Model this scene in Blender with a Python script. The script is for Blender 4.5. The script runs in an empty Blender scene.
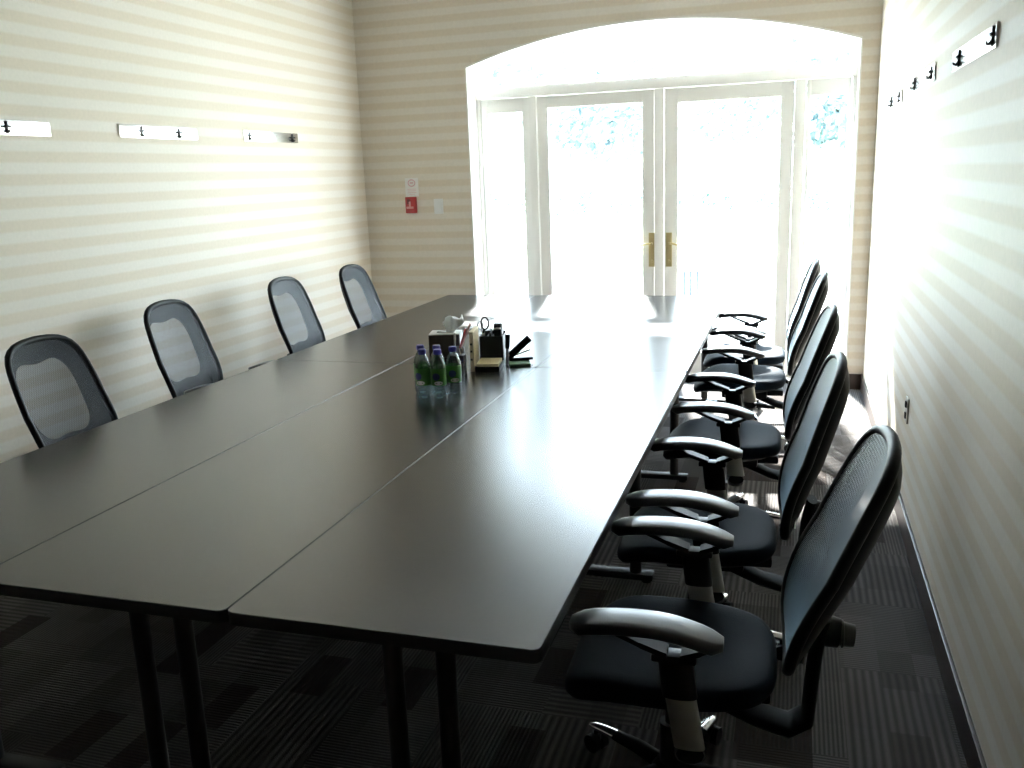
import bpy, bmesh, math, random
from mathutils import Vector, Matrix
R = math.radians
random.seed(7)
scene = bpy.context.scene
COL = scene.collection

# ------------------------------------------------------------------ materials
def mat(name, color=(.5, .5, .5), rough=.5, metal=0., spec=.5, **kw):
    m = bpy.data.materials.new(name)
    m.use_nodes = True
    b = m.node_tree.nodes['Principled BSDF']
    b.inputs['Base Color'].default_value = (*color, 1)
    b.inputs['Roughness'].default_value = rough
    b.inputs['Metallic'].default_value = metal
    b.inputs['Specular IOR Level'].default_value = spec
    for k, v in kw.items():
        b.inputs[k.replace('_', ' ')].default_value = v
    return m

def nt(m):
    return m.node_tree.nodes, m.node_tree.links, m.node_tree.nodes['Principled BSDF']

def noise_bump(m, scale=200, strength=.1, dist=.002, detail=3):
    n, l, b = nt(m)
    tc = n.new('ShaderNodeTexCoord')
    t = n.new('ShaderNodeTexNoise'); t.inputs['Scale'].default_value = scale; t.inputs['Detail'].default_value = detail
    l.new(tc.outputs['Object'], t.inputs['Vector'])
    bp = n.new('ShaderNodeBump'); bp.inputs['Strength'].default_value = strength; bp.inputs['Distance'].default_value = dist
    l.new(t.outputs['Fac'], bp.inputs['Height']); l.new(bp.outputs['Normal'], b.inputs['Normal'])
    return t

def math_node(n, l, op, a, b=None, c=None):
    x = n.new('ShaderNodeMath'); x.operation = op
    for i, v in enumerate((a, b, c)):
        if v is None: continue
        if isinstance(v, (int, float)): x.inputs[i].default_value = v
        else: l.new(v, x.inputs[i])
    return x.outputs[0]

def mixcol(n, l, fac, a, b):
    x = n.new('ShaderNodeMix'); x.data_type = 'RGBA'
    if isinstance(fac, (int, float)): x.inputs[0].default_value = fac
    else: l.new(fac, x.inputs[0])
    for i, v in ((6, a), (7, b)):
        if isinstance(v, tuple): x.inputs[i].default_value = (*v, 1)
        else: l.new(v, x.inputs[i])
    return x.outputs[2]

M = {}
# wallpaper with horizontal stripes
WP_PERIOD, WP_PHASE = .1045, .030
def wallpaper():
    m = mat('wallpaper', rough=.6, spec=.25)
    n, l, b = nt(m)
    geo = n.new('ShaderNodeNewGeometry'); sp = n.new('ShaderNodeSeparateXYZ')
    l.new(geo.outputs['Position'], sp.inputs[0])
    ph = math_node(n, l, 'MULTIPLY', math_node(n, l, 'ADD', sp.outputs['Z'], WP_PHASE), 2 * math.pi / WP_PERIOD)
    s = math_node(n, l, 'SINE', ph)
    f = n.new('ShaderNodeMapRange'); f.inputs[1].default_value = -.35; f.inputs[2].default_value = .35
    l.new(s, f.inputs[0])
    ns = n.new('ShaderNodeTexNoise'); ns.inputs['Scale'].default_value = 60; ns.inputs['Detail'].default_value = 4
    l.new(geo.outputs['Position'], ns.inputs['Vector'])
    c = mixcol(n, l, f.outputs[0], (.69, .605, .49), (.74, .685, .605))
    v = n.new('ShaderNodeMapRange'); v.inputs[3].default_value = .93; v.inputs[4].default_value = 1.07
    l.new(ns.outputs['Fac'], v.inputs[0])
    hs = n.new('ShaderNodeHueSaturation'); l.new(c, hs.inputs['Color']); l.new(v.outputs[0], hs.inputs['Value'])
    l.new(hs.outputs[0], b.inputs['Base Color'])
    r = n.new('ShaderNodeMapRange'); r.inputs[3].default_value = .58; r.inputs[4].default_value = .54
    l.new(f.outputs[0], r.inputs[0]); l.new(r.outputs[0], b.inputs['Roughness'])
    return m
M['wallpaper'] = wallpaper()

def carpet():
    m = mat('carpet_tiles', rough=.95, spec=.03)
    n, l, b = nt(m)
    geo = n.new('ShaderNodeNewGeometry')
    def cell(scale, off):
        mp = n.new('ShaderNodeVectorMath'); mp.operation = 'MULTIPLY_ADD'
        mp.inputs[1].default_value = scale; mp.inputs[2].default_value = off
        l.new(geo.outputs['Position'], mp.inputs[0])
        fl = n.new('ShaderNodeVectorMath'); fl.operation = 'FLOOR'; l.new(mp.outputs[0], fl.inputs[0])
        wn = n.new('ShaderNodeTexWhiteNoise'); wn.noise_dimensions = '2D'
        l.new(fl.outputs[0], wn.inputs['Vector'])
        sp = n.new('ShaderNodeSeparateColor'); l.new(wn.outputs['Color'], sp.inputs[0])
        return sp.outputs
    A = cell((3.3, 2.0, 0), (.35, .15, .5))        # patches inside the tiles
    B = cell((9.0, 4.1, 0), (.1, .4, .5))
    sp = n.new('ShaderNodeSeparateXYZ'); l.new(geo.outputs['Position'], sp.inputs[0])
    ax = math_node(n, l, 'GREATER_THAN', A[0], .5)
    co = n.new('ShaderNodeMix'); co.data_type = 'FLOAT'
    l.new(ax, co.inputs[0]); l.new(sp.outputs['X'], co.inputs[2]); l.new(sp.outputs['Y'], co.inputs[3])
    bold = math_node(n, l, 'GREATER_THAN', A[1], .72)
    fr = n.new('ShaderNodeMix'); fr.data_type = 'FLOAT'
    l.new(bold, fr.inputs[0]); fr.inputs[2].default_value = 2 * math.pi / .013; fr.inputs[3].default_value = 2 * math.pi / .026
    s = math_node(n, l, 'SINE', math_node(n, l, 'MULTIPLY', co.outputs[0], fr.outputs[0]))
    s01 = math_node(n, l, 'MULTIPLY_ADD', s, .5, .5)
    ns = n.new('ShaderNodeTexNoise'); ns.inputs['Scale'].default_value = 300; l.new(geo.outputs['Position'], ns.inputs['Vector'])
    base = mixcol(n, l, B[1], (.092, .083, .079), (.155, .143, .138))
    base = mixcol(n, l, math_node(n, l, 'GREATER_THAN', B[0], .86), base, (.046, .037, .033))
    stripe = mixcol(n, l, math_node(n, l, 'MULTIPLY', s01, .75), base, (.042, .038, .037))
    v = n.new('ShaderNodeMapRange'); v.inputs[3].default_value = .55; v.inputs[4].default_value = 1.45
    l.new(ns.outputs['Fac'], v.inputs[0])
    hs = n.new('ShaderNodeHueSaturation'); l.new(stripe, hs.inputs['Color']); l.new(v.outputs[0], hs.inputs['Value'])
    l.new(hs.outputs[0], b.inputs['Base Color'])
    h = math_node(n, l, 'ADD', s01, ns.outputs['Fac'])
    bp = n.new('ShaderNodeBump'); bp.inputs['Strength'].default_value = .5; bp.inputs['Distance'].default_value = .004
    l.new(h, bp.inputs['Height']); l.new(bp.outputs['Normal'], b.inputs['Normal'])
    return m
M['carpet'] = carpet()

def laminate():
    m = mat('dark_laminate', (.02, .02, .018), .3, spec=.95)
    n, l, b = nt(m)
    geo = n.new('ShaderNodeNewGeometry')
    mp = n.new('ShaderNodeVectorMath'); mp.operation = 'MULTIPLY'; mp.inputs[1].default_value = (60, 5, 1)
    l.new(geo.outputs['Position'], mp.inputs[0])
    t = n.new('ShaderNodeTexNoise'); t.inputs['Scale'].default_value = 1; t.inputs['Detail'].default_value = 5
    l.new(mp.outputs[0], t.inputs['Vector'])
    l.new(mixcol(n, l, t.outputs['Fac'], (.013, .0125, .011), (.017, .0165, .0145)), b.inputs['Base Color'])
    r = n.new('ShaderNodeMapRange'); r.inputs[3].default_value = .245; r.inputs[4].default_value = .246
    l.new(t.outputs['Fac'], r.inputs[0]); l.new(r.outputs[0], b.inputs['Roughness'])
    return m
M['laminate'] = laminate()
M['edge_band'] = mat('black_edge_band', (.012, .011, .010), .45)
M['panel'] = mat('dark_wood_panel', (.06, .04, .028), .5); noise_bump(M['panel'], 20, .1)
M['ceiling'] = mat('ceiling_paint', (.50, .49, .47), .9); noise_bump(M['ceiling'], 90, .1)
M['white_paint'] = mat('white_gloss_paint', (.88, .87, .84), .35); noise_bump(M['white_paint'], 30, .03)
M['reveal_paint'] = mat('white_reveal_paint', (.86, .84, .80), .6); noise_bump(M['reveal_paint'], 60, .04)
M['baseboard'] = mat('dark_baseboard', (.035, .022, .018), .3); noise_bump(M['baseboard'], 40, .05)
M['black_plastic'] = mat('black_plastic', (.004, .0045, .005), .40, spec=.18); noise_bump(M['black_plastic'], 400, .08, .001)
M['matte_plastic'] = mat('matte_black_plastic', (.004, .0045, .005), .65, spec=.08); noise_bump(M['matte_plastic'], 300, .1, .001)
M['pad'] = mat('arm_pad_rubber', (.010, .012, .014), .30, spec=.9); noise_bump(M['pad'], 500, .06, .001)
M['seat_fabric'] = mat('seat_fabric', (.003, .007, .013), .65, spec=.05, Sheen_Weight=.02, Sheen_Roughness=.35, Sheen_Tint=(.6, .8, 1, 1))
noise_bump(M['seat_fabric'], 260, .35, .002)
M['silver'] = mat('silver_paint', (.50, .49, .46), .35, metal=.8); noise_bump(M['silver'], 300, .02)
M['polished'] = mat('polished_aluminium', (.80, .80, .80), .16, metal=1.); noise_bump(M['polished'], 30, .02)
M['steel'] = mat('brushed_steel', (.78, .77, .76), .20, metal=1.); noise_bump(M['steel'], 40, .01)
M['dark_metal'] = mat('dark_hook_metal', (.05, .048, .045), .4, metal=.7); noise_bump(M['dark_metal'], 80, .03)
M['brass'] = mat('polished_brass', (.66, .55, .30), .35, metal=.75); noise_bump(M['brass'], 40, .05)
M['black_metal'] = mat('black_powder_coat', (.008, .008, .008), .5); noise_bump(M['black_metal'], 300, .05, .001)
M['paper'] = mat('white_paper', (.82, .80, .78), .8); noise_bump(M['paper'], 50, .03)
M['pink_print'] = mat('pink_print', (.70, .42, .45), .8); noise_bump(M['pink_print'], 50, .02)
M['red'] = mat('red_plastic', (.42, .035, .035), .35); noise_bump(M['red'], 100, .03)
M['dark_red'] = mat('dark_red_plastic', (.13, .012, .014), .4); noise_bump(M['dark_red'], 100, .03)
M['pale_pink'] = mat('pale_print', (.75, .42, .40), .5); noise_bump(M['pale_pink'], 100, .02)
M['white_plastic'] = mat('white_plastic', (.80, .80, .79), .35); noise_bump(M['white_plastic'], 100, .02)
M['outlet_plastic'] = mat('grey_plastic', (.45, .42, .38), .4); noise_bump(M['outlet_plastic'], 100, .02)
M['memo'] = mat('cream_memo_paper', (.72, .62, .38), .8); noise_bump(M['memo'], 150, .08)
M['card'] = mat('cream_card', (.70, .60, .40), .8); noise_bump(M['card'], 120, .06)
M['tissue_box'] = mat('brown_tissue_box', (.040, .026, .018), .45); noise_bump(M['tissue_box'], 60, .03)
M['tissue_top'] = mat('grey_box_top', (.42, .40, .36), .6); noise_bump(M['tissue_top'], 60, .03)
M['tissue'] = mat('white_tissue', (.86, .87, .88), .9, Subsurface_Weight=.0); noise_bump(M['tissue'], 60, .1)
M['cap_blue'] = mat('blue_cap', (.03, .03, .30), .35); noise_bump(M['cap_blue'], 200, .05)
M['label_green'] = mat('green_label', (.045, .18, .03), .35); noise_bump(M['label_green'], 50, .03)
M['label_blue'] = mat('navy_emblem', (.025, .035, .16), .35); noise_bump(M['label_blue'], 50, .02)
M['label_white'] = mat('white_print', (.80, .78, .80), .4); noise_bump(M['label_white'], 50, .02)
M['grey_plastic'] = mat('grey_cup_plastic', (.20, .20, .24), .4); noise_bump(M['grey_plastic'], 100, .03)
M['green_card'] = mat('green_card', (.10, .20, .09), .7); noise_bump(M['green_card'], 80, .05)
M['bark'] = mat('bark', (.30, .29, .29), .9); noise_bump(M['bark'], 20, .6, .02)
M['patio'] = mat('pale_concrete', (.60, .58, .54), .9); noise_bump(M['patio'], 8, .3, .01)
M['garden_wood'] = mat('weathered_wood', (.02, .03, .06), .8); noise_bump(M['garden_wood'], 30, .3, .01)

def leaf_mat(name, c1, c2):
    m = mat(name, c1, .6)
    n, l, b = nt(m)
    geo = n.new('ShaderNodeNewGeometry')
    l.new(mixcol(n, l, geo.outputs['Random Per Island'], c1, c2), b.inputs['Base Color'])
    return m
M['leaves'] = leaf_mat('tree_leaves', (.085, .13, .14), (.20, .26, .28))
M['hedge'] = leaf_mat('hedge_leaves', (.05, .09, .09), (.14, .20, .21))

def lawn():
    m = mat('lawn', (.2, .3, .1), .9)
    n, l, b = nt(m)
    geo = n.new('ShaderNodeNewGeometry')
    t = n.new('ShaderNodeTexNoise'); t.inputs['Scale'].default_value = 6; t.inputs['Detail'].default_value = 8
    l.new(geo.outputs['Position'], t.inputs['Vector'])
    l.new(mixcol(n, l, t.outputs['Fac'], (.20, .27, .15), (.32, .38, .24)), b.inputs['Base Color'])
    return m
M['lawn'] = lawn()

def clear(name, tint, gloss=.10, rough=.03):
    m = bpy.data.materials.new(name); m.use_nodes = True
    n, l = m.node_tree.nodes, m.node_tree.links
    n.remove(n['Principled BSDF'])
    tr = n.new('ShaderNodeBsdfTransparent'); tr.inputs[0].default_value = (*tint, 1)
    gl = n.new('ShaderNodeBsdfGlossy'); gl.inputs['Roughness'].default_value = rough
    lw = n.new('ShaderNodeLayerWeight'); lw.inputs[0].default_value = .3
    mr = n.new('ShaderNodeMapRange'); mr.inputs[3].default_value = gloss * .35; mr.inputs[4].default_value = min(1, gloss * 5)
    l.new(lw.outputs['Fresnel'], mr.inputs[0])
    mx = n.new('ShaderNodeMixShader'); l.new(mr.outputs[0], mx.inputs[0]); l.new(tr.outputs[0], mx.inputs[1]); l.new(gl.outputs[0], mx.inputs[2])
    l.new(mx.outputs[0], n['Material Output'].inputs[0])
    return m
M['glass'] = clear('window_glass', (.96, .98, .97), .06, .01)
M['bottle'] = clear('clear_bottle', (.74, .85, .89), .18, .06)
M['tumbler'] = clear('smoky_cup', (.55, .58, .62), .14, .05)

def mesh_fabric():
    m = mat('back_mesh', (.004, .008, .011), .42, spec=.18, Sheen_Weight=.8, Sheen_Roughness=.22, Sheen_Tint=(.60, .82, 1, 1))
    n, l, b = nt(m)
    tc = n.new('ShaderNodeTexCoord')
    sp = n.new('ShaderNodeSeparateXYZ'); l.new(tc.outputs['Object'], sp.inputs[0])
    a = math_node(n, l, 'SINE', math_node(n, l, 'MULTIPLY', sp.outputs['Y'], 620))
    c = math_node(n, l, 'SINE', math_node(n, l, 'MULTIPLY', sp.outputs['Z'], 420))
    g = math_node(n, l, 'MULTIPLY_ADD', math_node(n, l, 'MULTIPLY', a, c), .10, .72)
    l.new(g, b.inputs['Alpha'])
    return m
M['mesh'] = mesh_fabric()

# ------------------------------------------------------------------ mesh helpers
class MB:
    def __init__(s): s.bm = bmesh.new()
    def _add(s, other, mtx=None):
        me = bpy.data.meshes.new('tmp'); other.to_mesh(me); other.free()
        if mtx is not None: me.transform(mtx)
        s.bm.from_mesh(me); bpy.data.meshes.remove(me)
    def box(s, c, size, bev=0., rot=None, seg=2):
        b = bmesh.new(); bmesh.ops.create_cube(b, size=1)
        bmesh.ops.scale(b, vec=size, verts=b.verts)
        if bev > 0: bmesh.ops.bevel(b, geom=b.edges[:], offset=bev, segments=seg, affect='EDGES', profile=.6)
        m = Matrix.Translation(c)
        if rot is not None: m = m @ rot
        s._add(b, m); return s
    def cyl(s, p0, p1, r0, r1=None, seg=20, caps=True):
        r1 = r0 if r1 is None else r1
        p0, p1 = Vector(p0), Vector(p1); d = p1 - p0
        b = bmesh.new()
        bmesh.ops.create_cone(b, cap_ends=caps, segments=seg, radius1=r0, radius2=r1, depth=d.length)
        m = Matrix.Translation((p0 + p1) / 2) @ d.to_track_quat('Z', 'Y').to_matrix().to_4x4()
        s._add(b, m); return s
    def rings(s, rings, close_u=True, cap0=True, cap1=True):
        vs = [[s.bm.verts.new(p) for p in r] for r in rings]
        k = len(rings[0])
        for i in range(len(vs) - 1):
            for j in range(k if close_u else k - 1):
                j2 = (j + 1) % k
                s.bm.faces.new((vs[i][j], vs[i][j2], vs[i + 1][j2], vs[i + 1][j]))
        if cap0: s.bm.faces.new(list(reversed(vs[0])))
        if cap1: s.bm.faces.new(vs[-1])
        return s
    def lathe(s, prof, c=(0, 0, 0), seg=24, cap0=True, cap1=True):
        c = Vector(c)
        return s.rings([[c + Vector((r * math.cos(2 * math.pi * k / seg), r * math.sin(2 * math.pi * k / seg), z)) for k in range(seg)] for r, z in prof], cap0=cap0, cap1=cap1)
    def tube(s, pts, rad, seg=10, closed=False, up=(0, 0, 1), flat=1.0):
        pts = [Vector(p) for p in pts]; n = len(pts)
        rr = rad if isinstance(rad, (list, tuple)) else [rad] * n
        rings = []
        for i in range(n):
            a = pts[(i - 1) % n] if (closed or i > 0) else pts[i]
            b = pts[(i + 1) % n] if (closed or i < n - 1) else pts[i]
            t = (b - a).normalized(); u = Vector(up)
            if abs(t.dot(u)) > .98: u = Vector((1, 0, 0))
            x = t.cross(u).normalized(); y = x.cross(t).normalized()
            rings.append([pts[i] + x * rr[i] * flat * math.cos(2 * math.pi * k / seg) + y * rr[i] * math.sin(2 * math.pi * k / seg) for k in range(seg)])
        if closed: rings.append(rings[0])
        if closed:
            vs = [[s.bm.verts.new(p) for p in r] for r in rings[:-1]]; m = len(vs)
            for i in range(m):
                for j in range(seg):
                    s.bm.faces.new((vs[i][j], vs[i][(j + 1) % seg], vs[(i + 1) % m][(j + 1) % seg], vs[(i + 1) % m][j]))
            return s
        return s.rings(rings)
    def prism(s, poly, axis, a, b):
        """extrude a 2D polygon (list of (u,v)) along axis from a to b. axis x: (u,v)=(y,z); y: (x,z); z: (x,y)"""
        def P(u, v, w): return {'x': (w, u, v), 'y': (u, w, v), 'z': (u, v, w)}[axis]
        v0 = [s.bm.verts.new(P(u, v, a)) for u, v in poly]; v1 = [s.bm.verts.new(P(u, v, b)) for u, v in poly]
        k = len(poly)
        s.bm.faces.new(v0); s.bm.faces.new(list(reversed(v1)))
        for i in range(k): s.bm.faces.new((v0[i], v1[i], v1[(i + 1) % k], v0[(i + 1) % k]))
        return s
    def build(s, name, m, parent=None, smooth=40, loc=None):
        bmesh.ops.recalc_face_normals(s.bm, faces=s.bm.faces)
        me = bpy.data.meshes.new(name); s.bm.to_mesh(me); s.bm.free()
        if smooth:
            me.polygons.foreach_set('use_smooth', [True] * len(me.polygons))
            me.set_sharp_from_angle(angle=R(smooth))
        for x in (m if isinstance(m, list) else [m]): me.materials.append(x)
        o = bpy.data.objects.new(name, me); COL.objects.link(o)
        if parent is not None: o.parent = parent
        if loc is not None: o.location = loc
        return o

def tag(o, label=None, cat=None, group=None, kind=None):
    if label: o['label'] = label
    if cat: o['category'] = cat
    if group: o['group'] = group
    if kind: o['kind'] = kind
    return o
def empty(name, loc, rz=0., label=None, cat=None, group=None):
    o = bpy.data.objects.new(name, None); COL.objects.link(o)
    o.location = loc; o.rotation_euler = (0, 0, rz); o.empty_display_size = .1
    return tag(o, label, cat, group)
def struct(mb, name, m, label=None, parent=None, smooth=40):
    o = mb.build(name, m, parent, smooth)
    if parent is None: o['kind'] = 'structure'
    if label: o['label'] = label
    return o
def copy_tree(o, parent=None):
    c = o.copy(); COL.objects.link(c)
    if parent is not None: c.parent = parent
    for ch in [x for x in bpy.data.objects if x.parent == o]: copy_tree(ch, c)
    return c

# ------------------------------------------------------------------ camera
F, YAW, PITCH, ROLL, CH = 898.0429, -17.6022, 13.1033, -2.1485, 1.6599
def camera():
    y, p, r = R(YAW), R(PITCH), R(ROLL)
    f = Vector((math.sin(y) * math.cos(p), math.cos(y) * math.cos(p), -math.sin(p)))
    rt = Vector((math.cos(y), -math.sin(y), 0)); up = rt.cross(f)
    r2 = math.cos(r) * rt + math.sin(r) * up; u2 = -math.sin(r) * rt + math.cos(r) * up
    cd = bpy.data.cameras.new('camera'); cam = bpy.data.objects.new('camera', cd); COL.objects.link(cam)
    m = Matrix((r2, u2, -f)).transposed().to_4x4(); m.translation = (0, 0, CH)
    cam.matrix_world = m
    cd.sensor_fit = 'HORIZONTAL'; cd.sensor_width = 36; cd.lens = F / 1024 * 36; cd.clip_start = .02
    scene.camera = cam
camera()

# ------------------------------------------------------------------ room
XL, XR, YW, YB, ZC = -3.4508, .525, 7.009, -3.0, 3.35
WT = .24                                  # wall thickness at the window
OL, OR, ZS, ZA = -2.513, .41, 2.50, 2.735    # arched opening
YF = YW + .20                             # face of the door unit
def arch_z(x):
    h = (OR - OL) / 2; s = ZA - ZS; rad = (h * h + s * s) / (2 * s); cx = (OL + OR) / 2
    return ZA - rad + math.sqrt(rad * rad - (x - cx) ** 2)
NA = 40
AX = [OL + (OR - OL) * i / NA for i in range(NA + 1)]

struct(MB().box(((XL + XR) / 2, (YB + YW + WT) / 2, -.06), (XR - XL + .4, YW + WT - YB + .4, .12)), 'floor', M['carpet'], 'striped grey brown carpet tiles', smooth=0)
struct(MB().box(((XL + XR) / 2, (YB + YW + WT) / 2, ZC + .06), (XR - XL + .4, YW + WT - YB + .4, .12)), 'ceiling', M['ceiling'], smooth=0)
struct(MB().box((XL - .075, (YB + YW + WT) / 2, ZC / 2), (.15, YW + WT - YB, ZC)), 'wall_left', M['wallpaper'], 'left wall with beige striped wallpaper', smooth=0)
struct(MB().box((XR + .075, (YB + YW + WT) / 2, ZC / 2), (.15, YW + WT - YB, ZC)), 'wall_right', M['wallpaper'], 'right wall with beige striped wallpaper', smooth=0)
struct(MB().box(((XL + XR) / 2, YB - .075, ZC / 2), (XR - XL, .15, ZC)), 'wall_south', M['panel'], smooth=0)
w = MB()
w.box(((XL + OL) / 2, YW + WT / 2, ZC / 2), (OL - XL, WT, ZC))
w.box(((XR + OR) / 2, YW + WT / 2, ZC / 2), (XR - OR, WT, ZC))
w.prism([(x, arch_z(x)) for x in AX] + [(OR, ZC), (OL, ZC)], 'y', YW, YW + WT)
struct(w, 'wall_north', M['wallpaper'], 'end wall with an arched opening around the glass doors', smooth=0)

# white lining of the reveal
t = .012
out = [(OL, 0)] + [(x, arch_z(x)) for x in AX] + [(OR, 0)]
inn = [(OL + t, 0)] + [(OL + t + (OR - OL - 2 * t) * i / NA, arch_z(x) - t) for i, x in enumerate(AX)] + [(OR - t, 0)]
w = MB()
rows = [[(x, y, z) for x, z in pts] for pts, y in ((out, YW - .004), (inn, YW - .004), (inn, YW + WT), (out, YW + WT))]
w.rings(rows + [rows[0]], close_u=False, cap0=False, cap1=False)
struct(w, 'trim_1', M['reveal_paint'], 'white painted reveal of the arched opening', smooth=0)

# baseboards
BH, BT = .118, .014
def baseboard(name, c, s):
    struct(MB().box(c, s, .004), name, M['baseboard'])
baseboard('baseboard_right', (XR - BT / 2, (YB + YW) / 2, BH / 2), (BT, YW - YB, BH))
baseboard('baseboard_left', (XL + BT / 2, (YB + YW) / 2, BH / 2), (BT, YW - YB, BH))
baseboard('baseboard_north', ((XL + BT + OL) / 2, YW - BT / 2, BH / 2), (OL - XL - BT, BT, BH))
baseboard('baseboard_northeast', ((XR - BT + OR) / 2, YW - BT / 2, BH / 2), (XR - OR - BT, BT, BH))

# door unit. x positions on the plane YF
JL, JR = OL + t, OR - t
ML = (-2.060, -2.000)      # left mullion
MR = (-.028, .052)         # right mullion
MID = (-1.058, -.985)
TB = (2.262, 2.338)        # transom bar
FD = .06                   # frame depth
yc = YF + FD / 2
def frame_bar(mb, x0, x1, z0, z1, y0=YF, y1=YF + FD, bev=.004):
    mb.box(((x0 + x1) / 2, (y0 + y1) / 2, (z0 + z1) / 2), (x1 - x0, y1 - y0, z1 - z0), bev)
# outer frame and mullions
w = MB()
frame_bar(w, JL, JL + .032, 0, ZS); frame_bar(w, JR - .032, JR, 0, ZS)
frame_bar(w, JL, JR, TB[0], TB[1], YF - .012)
frame_bar(w, ML[0], ML[1], 0, TB[0], YF - .008); frame_bar(w, MR[0], MR[1], 0, TB[0], YF - .008)
frame_bar(w, JL, JR, 0, .025, YF - .02, YF + FD + .05)
struct(w, 'trim_2', M['white_paint'], 'white frame with mullions and transom bar of the door set')
def leaf(name, x0, x1, gx0, gx1, z0, z1, gz0, gz1, y0, depth, label):
    mb = MB()
    frame_bar(mb, x0, gx0, z0, z1, y0, y0 + depth); frame_bar(mb, gx1, x1, z0, z1, y0, y0 + depth)
    frame_bar(mb, gx0 - .002, gx1 + .002, gz1, z1, y0, y0 + depth); frame_bar(mb, gx0 - .002, gx1 + .002, z0, gz0, y0, y0 + depth)
    o = struct(mb, name, M['white_paint'], label)
    g = MB().box(((gx0 + gx1) / 2, y0 + depth / 2, (gz0 + gz1) / 2), (gx1 - gx0 + .01, .006, gz1 - gz0 + .01))
    g.build('glass_pane', M['glass'], o, 0)
    return o
d1 = leaf('door_1', ML[1] + .003, MID[0] - .004, -1.908, -1.154, .03, TB[0] - .003, .22, 2.166, YF + .014, .042, 'left leaf of the white glazed double doors')
d2 = leaf('door_2', MID[1] + .003, MR[0] - .003, -.876, -.124, .03, TB[0] - .003, .22, 2.150, YF + .014, .042, 'right leaf of the white glazed double doors')
frame_w = MB(); frame_bar(frame_w, MID[0], MID[1], .026, TB[0], YF - .002, YF + .05)
struct(frame_w, 'trim_3', M['white_paint'], 'white cover strip where the two doors meet')
leaf('window_1', JL + .035, ML[0] - .003, -2.405, -2.122, .03, TB[0] - .003, .12, 2.148, YF + .010, .044, 'narrow white sidelight left of the doors')
leaf('window_2', MR[1] + .003, JR - .035, .088, .345, .03, TB[0] - .003, .075, 2.142, YF + .010, .044, 'narrow white sidelight right of the doors')
# arched transom light
w = MB()
iz = lambda x: arch_z(x) - t
ax = [JL + (JR - JL) * i / NA for i in range(NA + 1)]
top = [(x, iz(OL + (x - JL) / (JR - JL) * (OR - OL))) for x in ax]
low = [(x, z - .034) for x, z in top]
rows = [[(x, y, z) for x, z in pts] for pts, y in ((top, YF), (low, YF), (low, YF + FD), (top, YF + FD))]
w.rings(rows + [rows[0]], close_u=False, cap0=False, cap1=False)
frame_bar(w, JL + .03, JR - .03, TB[1], TB[1] + .012)
for x in ((ML[0] + ML[1]) / 2, (MR[0] + MR[1]) / 2):
    frame_bar(w, x - .012, x + .012, TB[1], iz(x) - .02, YF + .02, YF + .045)
wt = struct(w, 'window_3', M['white_paint'], 'arched transom window above the doors')
g = MB().prism([(JL + .03, TB[1])] + [(x, z - .02) for x, z in top[1:-1]] + [(JR - .03, TB[1])], 'y', YF + .03, YF + .035)
g.build('glass_pane', M['glass'], wt, 0)
# brass handles
for d, x, s in ((d1, -1.080, -1), (d2, -.944, 1)):
    y0 = YF + .014
    h = MB().box((x, y0 - .005, 1.037), (.048, .010, .268), .004).build('handle_plate', M['brass'], d)
    tag(h, 'tall brass handle plate')
    k = MB(); k.cyl((x, y0 - .01, 1.085), (x, y0 - .05, 1.085), .011)
    k.tube([(x, y0 - .045, 1.085), (x + s * .03, y0 - .05, 1.088), (x + s * .075, y0 - .05, 1.078), (x + s * .10, y0 - .046, 1.072)], [.010, .009, .008, .006])
    k.build('lever', M['brass'], h)
    k = MB(); k.cyl((x, y0 - .01, .945), (x, y0 - .024, .945), .014); k.box((x, y0 - .028, .945), (.008, .012, .026), .002)
    k.build('thumb_turn', M['brass'], h)

# ------------------------------------------------------------------ wall things
yw = YW
o = empty('notice', (-3.026, yw, 1.589), 0, 'white paper notice with pink print above the red alarm pull box', 'notice')
MB().box((0, -.002, 0), (.117, .004, .150), .001).build('sheet', M['paper'], o)
mb = MB()
mb.tube([(.030 * math.cos(a), -.0045, .035 + .026 * math.sin(a)) for a in [2 * math.pi * i / 24 for i in range(24)]], .004, 6, closed=True, up=(0, 1, 0))
mb.box((0, -.005, .036), (.030, .0015, .010))
for i, wd in enumerate((.080, .070, .076, .05)): mb.box((0, -.005, -.014 - i * .014), (wd, .0015, .003))
mb.build('print', M['pink_print'], o)

o = empty('fire_alarm_switch', (-3.032, yw, 1.447), 0, 'red fire alarm pull box fixed under the white notice', 'fire alarm')
MB().box((0, -.022, 0), (.088, .044, .132), .006).build('housing', M['red'], o)
MB().box((-.012, -.046, .028), (.026, .006, .040), .002).build('recess', M['dark_red'], o)
mb = MB(); mb.box((0, -.050, -.020), (.060, .012, .016), .003); mb.box((0, -.050, .004), (.014, .012, .050), .003)
mb.build('pull_handle', M['pale_pink'], o)

o = empty('light_switch', (-2.797, yw, 1.430), 0, 'white light switch plate beside the red alarm pull box', 'light switch')
MB().box((0, -.004, 0), (.080, .008, .122), .003).build('cover_plate', M['white_plastic'], o)
MB().box((0, -.010, 0), (.034, .008, .068), .003).build('rocker', M['white_plastic'], o)

o = empty('wall_outlet', (XR, 4.33, .545), 0, 'power outlet plate low on the right wall', 'outlet')
MB().box((-.004, 0, 0), (.008, .074, .118), .003).build('cover_plate', M['outlet_plastic'], o)
for z in (-.026, .026):
    MB().box((-.009, 0, z), (.004, .030, .030), .006).build('socket', M['black_plastic'], o)

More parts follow.
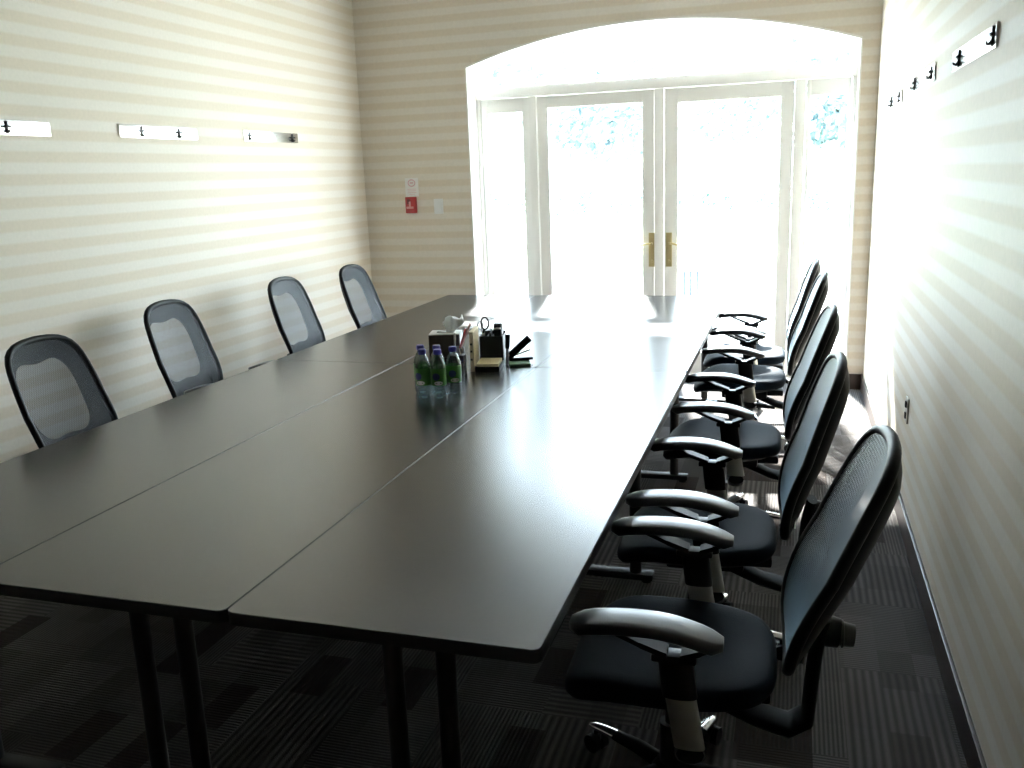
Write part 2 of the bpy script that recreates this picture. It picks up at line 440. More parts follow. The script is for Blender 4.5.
def coat_rack(x, side, y0, y1, z, hooks, label, group):
    """side +1: plate faces +x (left wall)"""
    o = empty('coat_hook_rail', (x, (y0 + y1) / 2, z), 0, label, 'coat rail', group)
    L = y1 - y0; so = .008
    MB().box((side * (so - .002), 0, 0), (.004, L, .068), .0015).build('back_plate', M['steel'], o)
    for yy in (-.4 * L, .4 * L):
        MB().cyl((0, yy, 0), (side * (so - .004), yy, 0), .012).build('wall_spacer', M['dark_metal'], o)
    for fr in hooks:
        y = -L / 2 + L * fr
        k = MB(); s = side
        k.box((s * (so + .003), y, 0), (.006, .012, .056), .002)                       # backing strip
        k.box((s * (so + .008), y, .004), (.010, .040, .011), .003)                    # cross bar
        k.tube([(s * (so + .004), y, -.012), (s * (so + .011), y, -.022), (s * (so + .016), y, -.020), (s * (so + .018), y, -.012)], [.0045, .0042, .0038, .0036], 8)
        k.build('hook', M['dark_metal'], o)
    return o
ZL = 1.965
coat_rack(XL, 1, 2.965, 3.645, 1.955, (.12, .62), 'steel coat rack on the left wall, cut off by the photo edge', 'steel coat racks on the left wall')
coat_rack(XL, 1, 4.122, 4.796, ZL, (.26, .74), 'steel coat rack between two others on the left wall', 'steel coat racks on the left wall')
coat_rack(XL, 1, 5.285, 5.967, 1.972, (.09, .89), 'steel coat rack on the left wall closest to the end wall', 'steel coat racks on the left wall')
coat_rack(XR, -1, 2.93, 3.68, 1.990, (.04, .80), 'wide bright steel coat rack near the top right of the right wall', 'steel coat racks on the right wall')
coat_rack(XR, -1, 4.14, 4.84, 2.004, (.10, .90), 'steel coat rack second from the camera on the right wall', 'steel coat racks on the right wall')
coat_rack(XR, -1, 5.36, 6.04, 1.990, (.12, .74), 'steel coat rack on the right wall closest to the glass doors', 'steel coat racks on the right wall')

# ------------------------------------------------------------------ tables
TXR, TW, TYF, TL, TZ = -.4532, .7281, 1.5449, 2.5829, .74
def rrect(w, l, r, n=6):
    pts = []
    for cx, cy, a0 in ((w / 2 - r, l / 2 - r, 0), (-w / 2 + r, l / 2 - r, 90), (-w / 2 + r, -l / 2 + r, 180), (w / 2 - r, -l / 2 + r, 270)):
        for i in range(n + 1):
            a = R(a0 + 90 * i / n); pts.append((cx + r * math.cos(a), cy + r * math.sin(a)))
    return pts
def make_table(leg_ys, twin_ys=()):
    o = empty('meeting_table', (0, 0, 0))
    w, l = TW - .0022, TL - .0007
    a, b = rrect(w, l, .022), rrect(w - .004, l - .004, .020)
    MB().prism(b, 'z', TZ - .004, TZ).build('tabletop', M['laminate'], o, 30)
    mb = MB()
    mb.rings([[(x, y, TZ - .030) for x, y in a], [(x, y, TZ - .003) for x, y in a], [(x, y, TZ - .0007) for x, y in b]], cap0=True, cap1=False)
    tag(mb.build('edge_band', M['edge_band'], o, 30), 'black edge band')
    for y in leg_ys:
        for sx in (-1, 1):
            mb = MB(); mb.cyl((sx * .235, y, .03), (sx * .235, y, TZ - .03), .024, seg=20)
            mb.box((sx * .235, y, TZ - .036), (.13, .13, .010), .003)
            lg = mb.build('leg', M['black_metal'], o)
        mb = MB(); mb.box((0, y, .026), (.62, .060, .028), .010)
        for sx in (-1, 1): mb.cyl((sx * .28, y, 0), (sx * .28, y, .015), .022)
        mb.build('foot', M['black_metal'], o)
        MB().box((0, y, TZ - .062), (.49, .034, .034), .006).build('rail', M['black_metal'], o)
    for y in twin_ys:                        # T base with two posts close together
        for sx in (-1, 1):
            mb = MB(); mb.cyl((sx * .068, y, .03), (sx * .068, y, TZ - .03), .024, seg=20)
            mb.box((sx * .068, y, TZ - .036), (.10, .16, .010), .003)
            mb.build('leg', M['black_metal'], o)
        mb = MB(); mb.box((0, y, .026), (.60, .060, .028), .010)
        for sx in (-1, 1): mb.cyl((sx * .27, y, 0), (sx * .27, y, .015), .022)
        mb.build('foot', M['black_metal'], o)
    return o
tb = (make_table((.6,), (-1.07,)), make_table((-.72, 1.0)))
names = {(0, 0): 'dark laminate table at the near right corner of the joined tables', (1, 0): 'dark laminate table in the middle of the near row',
         (2, 0): 'dark laminate table in the near row on the left wall side', (0, 1): 'dark laminate table in the far row beside the right hand chairs',
         (1, 1): 'dark laminate table in the middle of the far row, under the tissue box', (2, 1): 'dark laminate table in the far row on the left wall side'}
for k in range(3):
    for j in range(2):
        o = tb[j] if k == 0 else copy_tree(tb[j])
        o.location = (TXR - TW * (k + .5), TYF + TL * (j + .5), 0)
        tag(o, names[(k, j)], 'table', 'joined meeting tables')

# ------------------------------------------------------------------ chair
def back_x(s):         # s 0..1 from bottom to top: x of the back surface centre line
    return -.285 + .012 * math.sin(math.pi * min(1, max(0, s) / .5)) - .205 * max(0, s) ** 1.2
def back_z(s): return .495 + .535 * s
def half_w(s):
    pts = [(0, .145), (.05, .178), (.15, .202), (.3, .216), (.5, .217), (.7, .210), (.85, .198), (.94, .181), (1, .143)]
    for (a, wa), (b, wb) in zip(pts, pts[1:]):
        if a <= s <= b: return wa + (wb - wa) * (s - a) / (b - a)
    return pts[-1][1]
def back_pt(y, s, off=0.):
    x = back_x(s) + .26 * y * y
    e = .004; tx, tz = back_x(s + e) - back_x(s - e), back_z(s + e) - back_z(s - e)
    L = math.hypot(tx, tz); nx, nz = tz / L, -tx / L       # normal pointing to the sitter
    return Vector((x + nx * off, y, back_z(s) + nz * off))
NO = 56
def outline(scale=1.):
    """closed curve in (y,s)"""
    pts = []
    n = 24
    for i in range(n + 1):
        s = i / n; pts.append((half_w(s), s))
    pts.append((.085, 1.020)); pts.append((0, 1.026)); pts.append((-.085, 1.020))
    for i in range(n, -1, -1):
        s = i / n; pts.append((-half_w(s), s))
    pts.append((-.075, -.02)); pts.append((.075, -.02))
    # resample evenly in metres and smooth
    P = [Vector((y, s * .535)) for y, s in pts]
    for _ in range(2):
        P = [(P[i - 1] + P[i] * 2 + P[(i + 1) % len(P)]) / 4 for i in range(len(P))]
    d = [0]
    for i in range(len(P)): d.append(d[-1] + (P[(i + 1) % len(P)] - P[i]).length)
    res = []
    for k in range(NO):
        t_ = d[-1] * k / NO
        i = max(j for j in range(len(P)) if d[j] <= t_ + 1e-9)
        f = (t_ - d[i]) / (d[i + 1] - d[i])
        q = P[i].lerp(P[(i + 1) % len(P)], f); res.append((q.x, q.y / .535))
    return res
OUT = outline()
CS = .50
def make_chair():
    o = empty('task_chair', (0, 0, 0))
    # --- seat cushion
    def so(a, k=1.):            # superellipse outline in plan
        c, s = math.cos(a), math.sin(a); e = 2 / 3.6
        x = .262 * abs(c) ** e * (1 if c > 0 else -1); y = .252 * abs(s) ** e * (1 if s > 0 else -1)
        y *= 1 - .10 * max(0, -x / .262)
        return x * k, y * k
    def sz(x, y, top):
        z = (.470 if top else .412) - .055 * max(0, (x - .10) / .16) ** 2 + .010 * (y / .25) ** 2 - .010 * math.exp(-((x + .04) / .12) ** 2 - (y / .14) ** 2)
        return z
    n = 48; rings = []
    A = [2 * math.pi * i / n for i in range(n)]
    for k, top, dz in ((.02, 0, 0), (.5, 0, 0), (.88, 0, 0), (.965, 0, .008), (1, 0, .026), (1, 1, -.018), (.975, 1, -.006), (.92, 1, 0), (.75, 1, 0), (.5, 1, 0), (.25, 1, 0), (.02, 1, 0)):
        rings.append([(*so(a, k), sz(*so(a, k), top) + dz) for a in A])
    MB().rings(rings).build('seat', M['seat_fabric'], o, 60)
    MB().rings([[(*so(a, k), sz(*so(a, k), 0) + dz) for a in A] for k, dz in ((.02, -.030), (.55, -.030), (.80, -.012), (.86, .002), (.02, .002))]).build('seat_pan', M['black_plastic'], o, 50)
    # --- mechanism and lever
    mb = MB(); mb.box((-.03, 0, .362), (.26, .15, .055), .015); mb.box((-.19, 0, .365), (.12, .09, .035), .010)
    mb.build('tilt_mechanism', M['black_plastic'], o)
    mb = MB(); mb.tube([(.03, -.07, .36), (.03, -.20, .352), (.03, -.25, .350)], .006); mb.box((.03, -.262, .350), (.022, .06, .012), .004)
    mb.build('lever', M['black_plastic'], o)
    # --- gas column, base, casters
    mb = MB(); mb.cyl((0, 0, .085), (0, 0, .24), .030); mb.cyl((0, 0, .22), (0, 0, .345), .016)
    mb.build('gas_column', M['black_metal'], o)
    base = MB(); base.lathe([(.030, .062), (.050, .068), (.052, .105), (.040, .120), (.030, .124)])
    b_ = base.build('base_hub', M['matte_plastic'], o)
    for k in range(5):
        a = R(72 * k + 36); ca, sa = math.cos(a), math.sin(a)
        def leg_ring(r, zc, hw, hh):
            return [(r * ca - hw * math.cos(th) * sa, r * sa + hw * math.cos(th) * ca, zc + hh * math.sin(th)) for th in [2 * math.pi * q / 12 for q in range(12)]]
        lg = MB().rings([leg_ring(*v) for v in ((.035, .098, .026, .020), (.12, .100, .023, .017), (.215, .0905, .0192, .0132))]).build('base_leg', M['matte_plastic'], o, 60)
        tag(MB().rings([leg_ring(*v) for v in ((.205, .0915, .0200, .0140), (.25, .085, .018, .013), (.290, .078, .0165, .0115), (.312, .073, .010, .007))]).build('leg_tip', M['polished'], lg, 60), 'polished metal leg tip')
        cx, cy = .290 * ca, .290 * sa
        ck = MB()
        tx, ty = -sa, ca
        for s in (-1, 1):
            ck.cyl((cx + tx * s * .006, cy + ty * s * .006, .028), (cx + tx * s * .024, cy + ty * s * .024, .028), .027, seg=18)
        ck.cyl((cx, cy, .03), (cx, cy, .068), .008)
        ck.box((cx, cy, .046), (.030, .030, .018), .006)
        ck.build('caster', M['black_plastic'], o)
    # --- arms
    for s in (-1, 1):
        Y = s * .290
        pad = []
        N = 14
        for i in range(N + 1):
            u = i / N; x = .200 - .342 * u
            zt = .668 + .018 * math.sin(math.pi * min(1, u * .95 + .08)) - .020 * max(0, (u - .55) / .45) ** 2 - .006 * max(0, .15 - u) / .15
            hw = (.043 + .004 * math.sin(math.pi * u)) * min(1, .5 + .5 * math.sqrt(min(1, u / .08))) * min(1, .5 + .5 * math.sqrt(min(1, (1 - u) / .10)))
            hh = .016 * min(1, .6 + .4 * min(1, u / .06)) * min(1, .6 + .4 * min(1, (1 - u) / .06))
            ring = []
            for q in range(16):
                th = 2 * math.pi * q / 16; c, sn = math.cos(th), math.sin(th); e = .45
                ring.append((x, Y + hw * abs(c) ** e * (1 if c > 0 else -1), zt - hh + hh * abs(sn) ** e * (1 if sn > 0 else -1)))
            pad.append(ring)
        ar = MB().rings(pad).build('arm_pad', M['pad'], o, 60)
        br = MB()
        def strut(p0, p1, w0, w1, th=.010):
            br.rings([[(p[0], Y - w, p[1] - th / 2), (p[0], Y + w, p[1] - th / 2), (p[0], Y + w, p[1] + th / 2), (p[0], Y - w, p[1] + th / 2)] for p, w in ((p0, w0), (p1, w1))])
        strut((.105, .656), (.040, .628), .024, .024, .012); strut((.040, .628), (-.020, .606), .024, .022, .014)
        strut((-.128, .640), (-.095, .622), .024, .024, .012); strut((-.095, .622), (-.050, .604), .024, .022, .014)
        br.box((-.035, Y, .598), (.100, .042, .018), .005)
        br.build('arm_bracket', M['black_plastic'], ar)
        def post(z0, z1, x0, x1, hx, hy, m, nm, bev=None):
            rings = []
            for z, x in ((z0, x0), (z1, x1)):
                rings.append([(x + hx * math.cos(th) * (1 if abs(math.cos(th)) < .9 else .96), Y + hy * abs(math.sin(th)) ** .7 * (1 if math.sin(th) > 0 else -1), z) for th in [2 * math.pi * q / 20 for q in range(20)]])
            return MB().rings(rings).build(nm, m, o)
        post(.500, .600, -.048, -.036, .041, .020, M['black_plastic'], 'arm_sleeve')
        tag(post(.372, .505, -.070, -.048, .037, .015, M['silver'], 'arm_post'), 'silver arm post')
        mb = MB(); mb.tube([(-.072, Y, .352), (-.070, s * .27, .335), (-.06, s * .20, .340), (-.05, s * .06, .350)], [.020, .022, .020, .018], flat=1.6)
        mb.build('arm_support', M['black_plastic'], o)
    # --- backrest: frame ring, front mesh, rear shell
    fr = MB()
    ring_pts = []
    cy, cs = 0, .5
    rings = []
    for (y, s) in OUT:
        d = Vector((y - cy, (s - cs) * .535)); d.normalize()
        ring = []
        for q in range(12):
            th = 2 * math.pi * q / 12
            u, v = .0135 * math.cos(th), .0150 * math.sin(th)
            ring.append(back_pt(y + d.x * u, s + d.y * u / .535, v - .004))
        rings.append(ring)
    vs = [[fr.bm.verts.new(p) for p in r] for r in rings]
    for i in range(NO):
        for j in range(12):
            fr.bm.faces.new((vs[i][j], vs[i][(j + 1) % 12], vs[(i + 1) % NO][(j + 1) % 12], vs[(i + 1) % NO][j]))
    back = fr.build('backrest', M['black_plastic'], o, 60)
    me = MB(); rings = []
    for k in (1., .85, .7, .55, .4, .25, .1):
        rings.append([back_pt(y * k, .5 + (s - .5) * k, .004) for y, s in OUT])
    me.rings(rings, cap0=False, cap1=True)
    tag(me.build('back_mesh', M['mesh'], back, 80), 'see-through dark mesh')
    # rear shell with an opening
    sh = MB()
    def opening(y, s):
        th = math.atan2((s - .5) * .535, y)
        a, b = .155, .165
        e = 2 / 3.0
        c_, s_ = math.cos(th), math.sin(th)
        r = 1 / ((abs(c_) / a) ** 3 + (abs(s_) / b) ** 3) ** (1 / 3)
        yy, zz = r * c_, r * s_
        zz += (.018 * math.cos(yy / .150 * 2.8)) * (abs(s_) ** 2) * (-1 if s_ > 0 else .8) + .004
        return yy, .572 + zz / .535
    rings = []
    for k, off0 in ((0., -.008), (.3, -.030), (.65, -.042), (1., -.046)):
        rings.append([back_pt(y * .985 + (opening(y, s)[0] - y * .985) * k, s + (opening(y, s)[1] - s) * k, off0) for y, s in OUT])
    back_r = [[back_pt(y * .985 + (opening(y, s)[0] - y * .985) * k, s + (opening(y, s)[1] - s) * k, off0 - .006) for y, s in OUT] for k, off0 in ((1., -.046), (.65, -.042), (.3, -.030), (0., -.012))]
    rows = rings + back_r
    sh.rings(rows + [rows[0]], cap0=False, cap1=False)
    sh.build('back_shell', M['black_plastic'], back, 50)
    mb = MB(); mb.tube([back_pt(.165, sv, -.030) for sv in (.10, .14, .18, .22)], .0055, 8)
    tag(mb.build('back_slider', M['polished'], back), 'small bright slider')
    # spine behind the back
    sp = MB()
    path = [(-.10, .340), (-.21, .292), (-.295, .272), (-.340, .305), (-.346, .40), (-.354, .50), (-.370, .585)]
    rings = []
    for i, (x, z) in enumerate(path):
        a = path[max(0, i - 1)]; b = path[min(len(path) - 1, i + 1)]
        tx, tz = b[0] - a[0], b[1] - a[1]; L = math.hypot(tx, tz); nx, nz = -tz / L, tx / L
        hw = (.048, .052, .056, .058, .055, .050, .045)[i]; hh = .017
        rings.append([(x + nx * hh * math.sin(th), hw * math.cos(th), z + nz * hh * math.sin(th)) for th in [2 * math.pi * q / 14 for q in range(14)]])
    sp.rings(rings).build('spine', M['matte_plastic'], o, 60)
    mb = MB(); mb.cyl((-.368, 0, .545), (-.405, 0, .540), .040, .036, 24); mb.build('lumbar_hub', M['black_plastic'], o)
    mb = MB(); mb.cyl((-.405, 0, .540), (-.440, 0, .536), .030, .027, 24); mb.tube([(-.412, .031 * math.cos(a), .539 + .031 * math.sin(a)) for a in [2 * math.pi * i / 24 for i in range(24)]], .0035, 8, closed=True, up=(1, 0, 0)); mb.build('lumbar_knob', M['dark_metal'], o)
    return o

RC, LC = 'mesh chairs along the right side of the table', 'mesh chairs along the left side of the table'
chairs = [(-.268, 2.125, 181.5, 'black mesh task chair in the right row nearest the camera', RC),
          (-.285, 2.935, 182, 'black mesh task chair second from the camera in the right row', RC),
          (-.285, 4.055, 182, 'black mesh task chair in the middle of the right row of five', RC),
          (-.280, 5.335, 181, 'black mesh task chair fourth from the camera in the right row', RC),
          (-.290, 6.020, 181, 'black mesh task chair in the right row closest to the glass doors', RC),
          (-2.62, 3.01, 0, 'black mesh chair on the left side, nearest the camera', LC),
          (-2.80, 4.055, 0, 'black mesh chair second from the camera on the left side', LC),
          (-2.73, 5.13, 0, 'black mesh chair third from the camera on the left side', LC),
          (-2.64, 5.93, 0, 'black mesh chair on the left side closest to the end wall', LC)]
RECLINE = [0, 6, 4, 4.5, 6.5, 3, 5, 5, 4]
ch0 = make_chair()
for i, (x, y, rz, lab, grp) in enumerate(chairs):
    o = ch0 if i == 0 else copy_tree(ch0)
    o.location = (x, y, 0); o.rotation_euler = (0, 0, R(rz))
    tag(o, lab, 'chair', grp)
    up = RECLINE[i]
    if up:                                   # this back is set more upright
        bk = [c for c in bpy.data.objects if c.parent == o and c.name.startswith('backrest')][0]
        rm = Matrix.Rotation(R(up), 3, 'Y'); pv = Vector((-.285, 0, .50))
        bk.rotation_euler = rm.to_euler(); bk.location = pv - rm @ pv

# ------------------------------------------------------------------ things on the table
def make_bottle():
    o = empty('water_bottle', (0, 0, 0))
    prof = [(.004, .004), (.022, .0), (.030, .004), (.0325, .014), (.0325, .050), (.0315, .054), (.0325, .058), (.0325, .128), (.0325, .134), (.030, .150), (.022, .172), (.0155, .184), (.0135, .190), (.0135, .198)]
    MB().lathe(prof, seg=28, cap1=False).build('bottle_body', M['bottle'], o, 50)
    cp = MB(); cp.lathe([(.0160, .190), (.0165, .194), (.0165, .208), (.0150, .2115), (.004, .212)], seg=24)
    for k in range(24):
        a = 2 * math.pi * k / 24; cp.box((.0165 * math.cos(a), .0165 * math.sin(a), .200), (.0015, .0015, .014), 0, Matrix.Rotation(a, 4, 'Z'))
    cp.build('cap', M['cap_blue'], o)
    lb = MB().lathe([(.0330, .058), (.0334, .060), (.0334, .130), (.0330, .132)], seg=32, cap0=False, cap1=False).build('label_wrap', M['label_green'], o)
    def patch(a0, zc, ra, rz, r, nm, m):
        p = MB(); c = p.bm.verts.new((r * math.cos(a0), r * math.sin(a0), zc)); vs = []
        for k in range(20):
            th = 2 * math.pi * k / 20; a = a0 + ra * math.cos(th)
            vs.append(p.bm.verts.new((r * math.cos(a), r * math.sin(a), zc + rz * math.sin(th))))
        for k in range(20): p.bm.faces.new((c, vs[k], vs[(k + 1) % 20]))
        p.build(nm, m, lb)
    for a0 in (-1.75, 1.4):
        patch(a0, .098, .50, .016, .0345, 'emblem', M['label_blue'])
        patch(a0 + .3, .070, .55, .009, .0343, 'white_print', M['label_white'])
    return o
bt = make_bottle()
bots = [(-1.544, 3.560, 20, 'water bottle at the rear left of the bottle cluster'), (-1.499, 3.472, -8, 'water bottle at the front left of the bottle cluster'),
        (-1.470, 3.566, 150, 'water bottle at the rear middle of the cluster, before the tissue box'), (-1.430, 3.476, 12, 'water bottle at the front middle of the bottle cluster'),
        (-1.387, 3.545, 200, 'water bottle at the right end of the bottle cluster')]
for i, (x, y, rz, lab) in enumerate(bots):
    o = bt if i == 0 else copy_tree(bt)
    o.location = (x, y, TZ); o.rotation_euler = (0, 0, R(rz))
    tag(o, lab + ', blue cap', 'bottle', 'green label water bottles')

# tissue box
o = empty('tissue_box', (-1.740, 4.36, TZ), R(13), 'dark brown tissue box with a white tissue, behind the bottles', 'tissue box')
MB().box((0, 0, .060), (.165, .135, .120), .004).build('carton', M['tissue_box'], o)
mb = MB().box((0, 0, .1225), (.163, .133, .005), .002); tp = mb.build('carton_top', M['tissue_top'], o)
mb = MB(); mb.tube([(.045 * math.cos(a), .028 * math.sin(a), .1258) for a in [2 * math.pi * i / 24 for i in range(24)]], .003, 6, closed=True)
mb.build('slot_rim', M['tissue_box'], o)
mb = MB(); rings = []
for k, (r, z) in enumerate([(.020, .124), (.030, .145), (.042, .165), (.050, .185), (.046, .200), (.030, .190)]):
    rings.append([(.025 + .012 * k * .6 + r * (1 + .28 * math.sin(3 * a + k) + .12 * math.sin(7 * a)) * math.cos(a), r * .7 * (1 + .25 * math.sin(4 * a + k * .7)) * math.sin(a), z + .012 * math.sin(3 * a + 1) + .006 * math.sin(5 * a)) for a in [2 * math.pi * i / 30 for i in range(30)]])
mb.rings(rings); mb.build('tissue', M['tissue'], o, 70)

# desk organiser: black compartments with a memo tray in front
OX, OY, OA = -1.413, 4.137, R(10)
def place(lx, ly):
    return (OX + lx * math.cos(OA) - ly * math.sin(OA), OY + lx * math.sin(OA) + ly * math.cos(OA))
o = empty('desk_organizer', (OX, OY, TZ), OA, 'black desk organizer with memo tray and compartments, right of the bottles', 'desk organizer')
mb = MB()
mb.box((0, -.02, .005), (.118, .272, .010), .003)
mb.box((0, -.154, .016), (.118, .004, .024), .001)
for x in (-.057, .057): mb.box((x, -.075, .016), (.004, .158, .024), .001)
mb.box((0, .005, .075), (.118, .005, .145), .002); mb.box((0, .112, .080), (.118, .005, .155), .002)
for x in (-.057, -.020, .004, .057): mb.box((x, .058, .075), (.004, .108, .145), .002)
mb.build('holder', M['black_plastic'], o)
x, y = place(0, -.075)
o = empty('memo_block', (x, y, TZ + .0102), OA, 'cream memo block lying in the tray of the desk organizer', 'memo pad')
mb = MB()
for k in range(6): mb.box((0, 0, .0025 + .005 * k), (.106 - .001 * (k % 2), .148, .0046))
mb.build('paper_stack', M['memo'], o, 0)
x, y = place(-.074, -.06)
o = empty('standing_card', (x, y, TZ), OA, 'tall cream card standing against the side of the desk organizer', 'card')
MB().box((0, .0, .098), (.020, .160, .196), .002).build('card_stack', M['card'], o)
for z in (.06, .10, .135): MB().box((-.002, -.0805, z), (.011, .002, .010), 0).build('print', M['dark_metal'], o)
x, y = place(-.040, .03)
o = empty('scissors', (x, y, TZ + .0105), R(16), 'scissors with looped dark handles standing in the desk organizer', 'scissors')
MB().box((0, 0, .080), (.014, .003, .158), .001).build('blade', M['steel'], o)
mb = MB()
mb.tube([(.008 + .019 * math.cos(a), 0, .198 + .030 * math.sin(a)) for a in [2 * math.pi * i / 24 for i in range(24)]], .0038, 8, closed=True, up=(0, 1, 0))
mb.tube([(0, 0, .150), (.004, 0, .170)], .006)
mb.build('handle', M['black_plastic'], o)
mb = MB()
mb.tube([(-.016 + .013 * math.cos(a), .006, .186 + .020 * math.sin(a)) for a in [2 * math.pi * i / 24 for i in range(24)]], .0035, 8, closed=True, up=(0, 1, 0))
mb.tube([(-.004, .004, .150), (-.012, .006, .168)], .005)
mb.build('handle', M['grey_plastic'], o)
x, y = place(.031, .056)
o = empty('tape_dispenser', (x, y, TZ + .0105), OA, 'black tape dispenser with a round top, upright in the desk organizer', 'tape dispenser')
mb = MB(); mb.box((0, 0, .080), (.038, .070, .155), .010); mb.cyl((-.020, 0, .160), (.020, 0, .160), .034, seg=28)
mb.build('body', M['black_plastic'], o)
mb = MB(); mb.cyl((-.0215, 0, .160), (.0215, 0, .160), .020, seg=24); mb.build('tape_roll', M['grey_plastic'], o)
mb = MB(); mb.box((0, -.036, .172), (.034, .016, .010), .002); mb.build('cutter', M['steel'], o)
pens = [(-.009, .035, 'black_plastic', 'black pen beside the tape dispenser in the desk organizer', .15),
        (-.009, .080, 'grey_plastic', 'grey pen behind the black pen in the desk organizer', .165)]
for lx, ly, m, lab, L in pens:
    x, y = place(lx, ly)
    o = empty('pen', (x, y, TZ + .0105), 0, lab, 'pen', 'pens in the desk organizer')
    MB().cyl((0, 0, 0), (0, 0, L), .0045, seg=12).build('barrel', M[m], o)
    MB().box((.005, 0, L - .018), (.003, .003, .035), .001).build('clip', M['steel'], o)
x, y = place(.074, .01)
o = empty('marker', (x, y, TZ), 0, 'thick dark marker standing at the right side of the desk organizer', 'marker')
MB().cyl((0, 0, 0), (.006, 0, .085), .008, seg=16).build('barrel', M['grey_plastic'], o)
MB().cyl((.006, 0, .085), (.010, 0, .155), .0115, .0125, seg=16).build('marker_cap', M['black_plastic'], o)
CX, CY = -1.563, 4.06
o = empty('pen_cup', (CX, CY, TZ), 0, 'grey pen cup between the tissue box and the desk organizer', 'pen cup')
mb = MB(); mb.lathe([(.034, 0), (.034, .105), (.0315, .105), (.0315, .006), (.004, .006)], seg=24)
mb.build('cup', M['grey_plastic'], o)
for k, (dx, dy, ty, L, m, lab) in enumerate([(-.022, .0, 24, .235, 'pink_print', 'pink pen leaning out of the grey pen cup'), (-.024, .014, 20, .20, 'red', 'red pen leaning beside the pink pen in the grey pen cup'), (-.012, -.016, 3, .17, 'paper', 'white pen upright in the grey pen cup')]):
    o = empty('pen', (CX + dx, CY + dy, TZ + .009), 0, lab, 'pen', 'pens in the grey pen cup'); o.rotation_euler = (0, R(ty), 0)
    MB().cyl((0, 0, 0), (0, 0, L * .8), .0042, seg=12).build('barrel', M[m], o)
    MB().cyl((0, 0, L * .8), (0, 0, L), .0058, .005, seg=12).build('pen_cap', M[m], o)
o = empty('tumbler', (-1.458, 3.78, TZ), 0, 'smoky clear tumbler standing just right of the bottles', 'tumbler')
MB().lathe([(.004, .003), (.026, 0), (.034, .09), (.0315, .09), (.024, .008), (.004, .008)], seg=28).build('cup', M['tumbler'], o)
o = empty('clip_box', (-1.513, 3.925, TZ), R(6), 'small black box with silver clips on top, behind the tumbler', 'clip box')
MB().box((0, 0, .048), (.075, .055, .096), .004).build('box', M['black_plastic'], o)
for k, (dx, rz) in enumerate(((-.022, 0), (.018, 40))):
    mb = MB(); mb.tube([(dx, 0, .096), (dx - .008, 0, .121), (dx, .004, .131), (dx + .008, 0, .121), (dx + .002, 0, .097)], .0025, 6); mb.build('clip', M['steel'], o)
GX, GY = -1.288, 4.215
o = empty('notepad', (GX, GY - .02, TZ), R(20), 'green covered notepad lying under the open stapler', 'notepad')
mb = MB(); mb.box((0, 0, .006), (.105, .14, .011), .002); mb.build('cover', M['green_card'], o)
MB().box((.001, .001, .0125), (.098, .132, .002), 0).build('page', M['green_card'], o)
o = empty('stapler', (GX, GY + .01, TZ + .0137), R(24), 'open black stapler on the green notepad', 'stapler')
mb = MB(); mb.box((0, 0, .008), (.120, .034, .014), .004); mb.cyl((-.050, -.015, .020), (-.050, .015, .020), .012); mb.build('stapler_base', M['black_plastic'], o)
mb = MB(); rot = Matrix.Rotation(R(-40), 4, 'Y'); mb.box(Vector((-.050, 0, .022)) + (rot @ Vector((.066, 0, .006))), (.132, .030, .034), .006, rot); mb.build('stapler_arm', M['black_plastic'], o)
mb = MB(); rot = Matrix.Rotation(R(-18), 4, 'Y'); mb.box(Vector((-.050, 0, .020)) + (rot @ Vector((.052, 0, .0))), (.100, .012, .008), .002, rot); mb.build('magazine', M['steel'], o)

# ------------------------------------------------------------------ outside
struct(MB().box((-1, 11.3, -.16), (30, 7.7, .12)), 'ground', M['patio'], 'pale concrete patio outside', smooth=0)
struct(MB().box((-1, 35, -.17), (90, 40, .12)), 'lawn', M['lawn'], 'sunlit lawn beyond the patio', smooth=0)
def leafball(mb, c, rx, ry, rz, n, size):
    for _ in range(n):
        while True:
            p = Vector((random.uniform(-1, 1), random.uniform(-1, 1), random.uniform(-1, 1)))
            if .25 < p.length < 1: break
        p = Vector((p.x * rx, p.y * ry, p.z * rz)) + Vector(c)
        q = Vector((random.gauss(0, 1), random.gauss(0, 1), random.gauss(0, 1))).normalized()
        u = q.orthogonal().normalized() * size * random.uniform(.6, 1.2); v = q.cross(u).normalized() * size * .5
        vs = [mb.bm.verts.new(p + a) for a in (-u, v, u, -v)]
        mb.bm.faces.new(vs)
def tree(x, y, h, r, label, n=1600):
    o = empty('garden_tree', (x, y, -.11), 0, label, 'tree')
    mb = MB(); mb.tube([(0, 0, 0), (.05, .02, h * .3), (-.03, .05, h * .6), (.02, 0, h * .85)], [.16, .13, .09, .03], 10)
    for k in range(5):
        a = k * 1.3; mb.tube([(0, .03, h * (.42 + .06 * k)), (r * .35 * math.cos(a), r * .35 * math.sin(a), h * (.52 + .06 * k)), (r * .7 * math.cos(a), r * .7 * math.sin(a), h * (.58 + .07 * k))], [.05, .035, .015], 6)
    mb.build('trunk', M['bark'], o, 60)
    mb = MB()
    for k in range(7):
        a = k * 2.4; d = r * .5 if k else 0
        leafball(mb, (d * math.cos(a), d * math.sin(a), h * (.62 + .055 * (k % 5))), r * .62, r * .62, h * .17, n // 7, .13)
    mb.build('foliage', M['leaves'], o, 0)
tree(-4.1, 20, 4.3, 2.0, 'leafy tree faintly visible through the left door pane')
tree(-6.5, 15.5, 6.0, 3.4, 'broad tree added beyond the patio to cut sky light on the right wall', 5200)  # added tree, its crown blocks sky light heading for the right wall
tree(-1.7, 29, 4.9, 2.4, 'leafy tree faintly visible through the right door pane')
tree(.9, 20, 4.2, 1.5, 'leafy tree faintly visible through the right sidelight')
mb = MB()
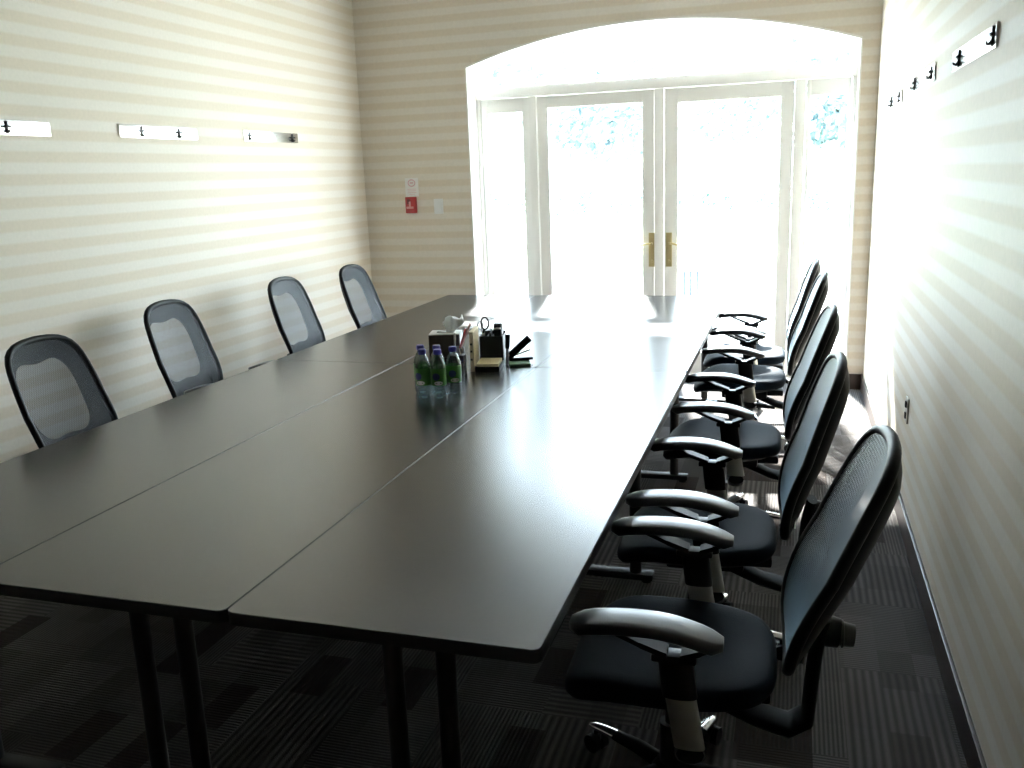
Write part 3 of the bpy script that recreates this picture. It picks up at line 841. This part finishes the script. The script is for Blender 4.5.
for k in range(30): leafball(mb, (-11 + .75 * k, random.uniform(-.2, .2), .55), .55, .5, .6, 110, .10)
o = mb.build('garden_hedge', M['hedge'], None, 0, (0, 34, 0)); tag(o, 'low clipped hedge across the far side of the lawn', 'hedge')
# slatted garden chair on the patio
o = empty('garden_chair', (-1.06, 9.35, -.10), R(6), 'slatted garden chair seen through the right glass door', 'garden chair')
for k in range(5):
    MB().box((-.125 + .0625 * k, -.22, .60), (.026, .018, .34), .004).build('back_slat', M['garden_wood'], o)
mb = MB(); mb.box((0, -.22, .775), (.36, .024, .035), .006); mb.box((0, -.22, .435), (.36, .024, .035), .006); mb.build('back_rail', M['white_paint'], o)
mb = MB()
for k in range(5): mb.box((0, -.17 + .085 * k, .405), (.40, .065, .018), .004)
mb.build('seat', M['white_paint'], o)
for sx in (-1, 1):
    MB().box((sx * .19, -.21, .40), (.035, .035, .80), .005).build('leg', M['white_paint'], o)
    MB().box((sx * .19, .19, .20), (.035, .035, .40), .005).build('leg', M['white_paint'], o)

# ------------------------------------------------------------------ light
wd = bpy.data.worlds.new('World'); scene.world = wd; wd.use_nodes = True
n, l = wd.node_tree.nodes, wd.node_tree.links
bg = n['Background']; bg.inputs[1].default_value = 9.0
tc = n.new('ShaderNodeTexCoord'); sp = n.new('ShaderNodeSeparateXYZ'); l.new(tc.outputs['Generated'], sp.inputs[0])
rp = n.new('ShaderNodeValToRGB'); l.new(sp.outputs['Z'], rp.inputs[0])
rp.color_ramp.elements[0].position = 0.0; rp.color_ramp.elements[0].color = (.84, .93, 1.0, 1)
rp.color_ramp.elements[1].position = .7; rp.color_ramp.elements[1].color = (.58, .77, 1.0, 1)
l.new(rp.outputs[0], bg.inputs[0])
sd = bpy.data.lights.new('sun', 'SUN'); sd.energy = 30.0; sd.angle = R(3); sd.color = (1, .99, .97)
so_ = bpy.data.objects.new('sun', sd); COL.objects.link(so_)
dirv = Vector((.20, -1.0, -.90)); so_.rotation_euler = dirv.to_track_quat('-Z', 'Y').to_euler(); so_.location = (-2, 14, 9)

# ------------------------------------------------------------------ view
vs = scene.view_settings
vs.view_transform = 'Standard'; vs.look = 'None'; vs.gamma = 1; vs.use_curve_mapping = False; vs.exposure = 1.6
scene.cycles.max_bounces = 10; scene.cycles.diffuse_bounces = 5; scene.cycles.glossy_bounces = 5
scene.cycles.transparent_max_bounces = 12; scene.cycles.sample_clamp_indirect = 8
scene.cycles.use_denoising = True
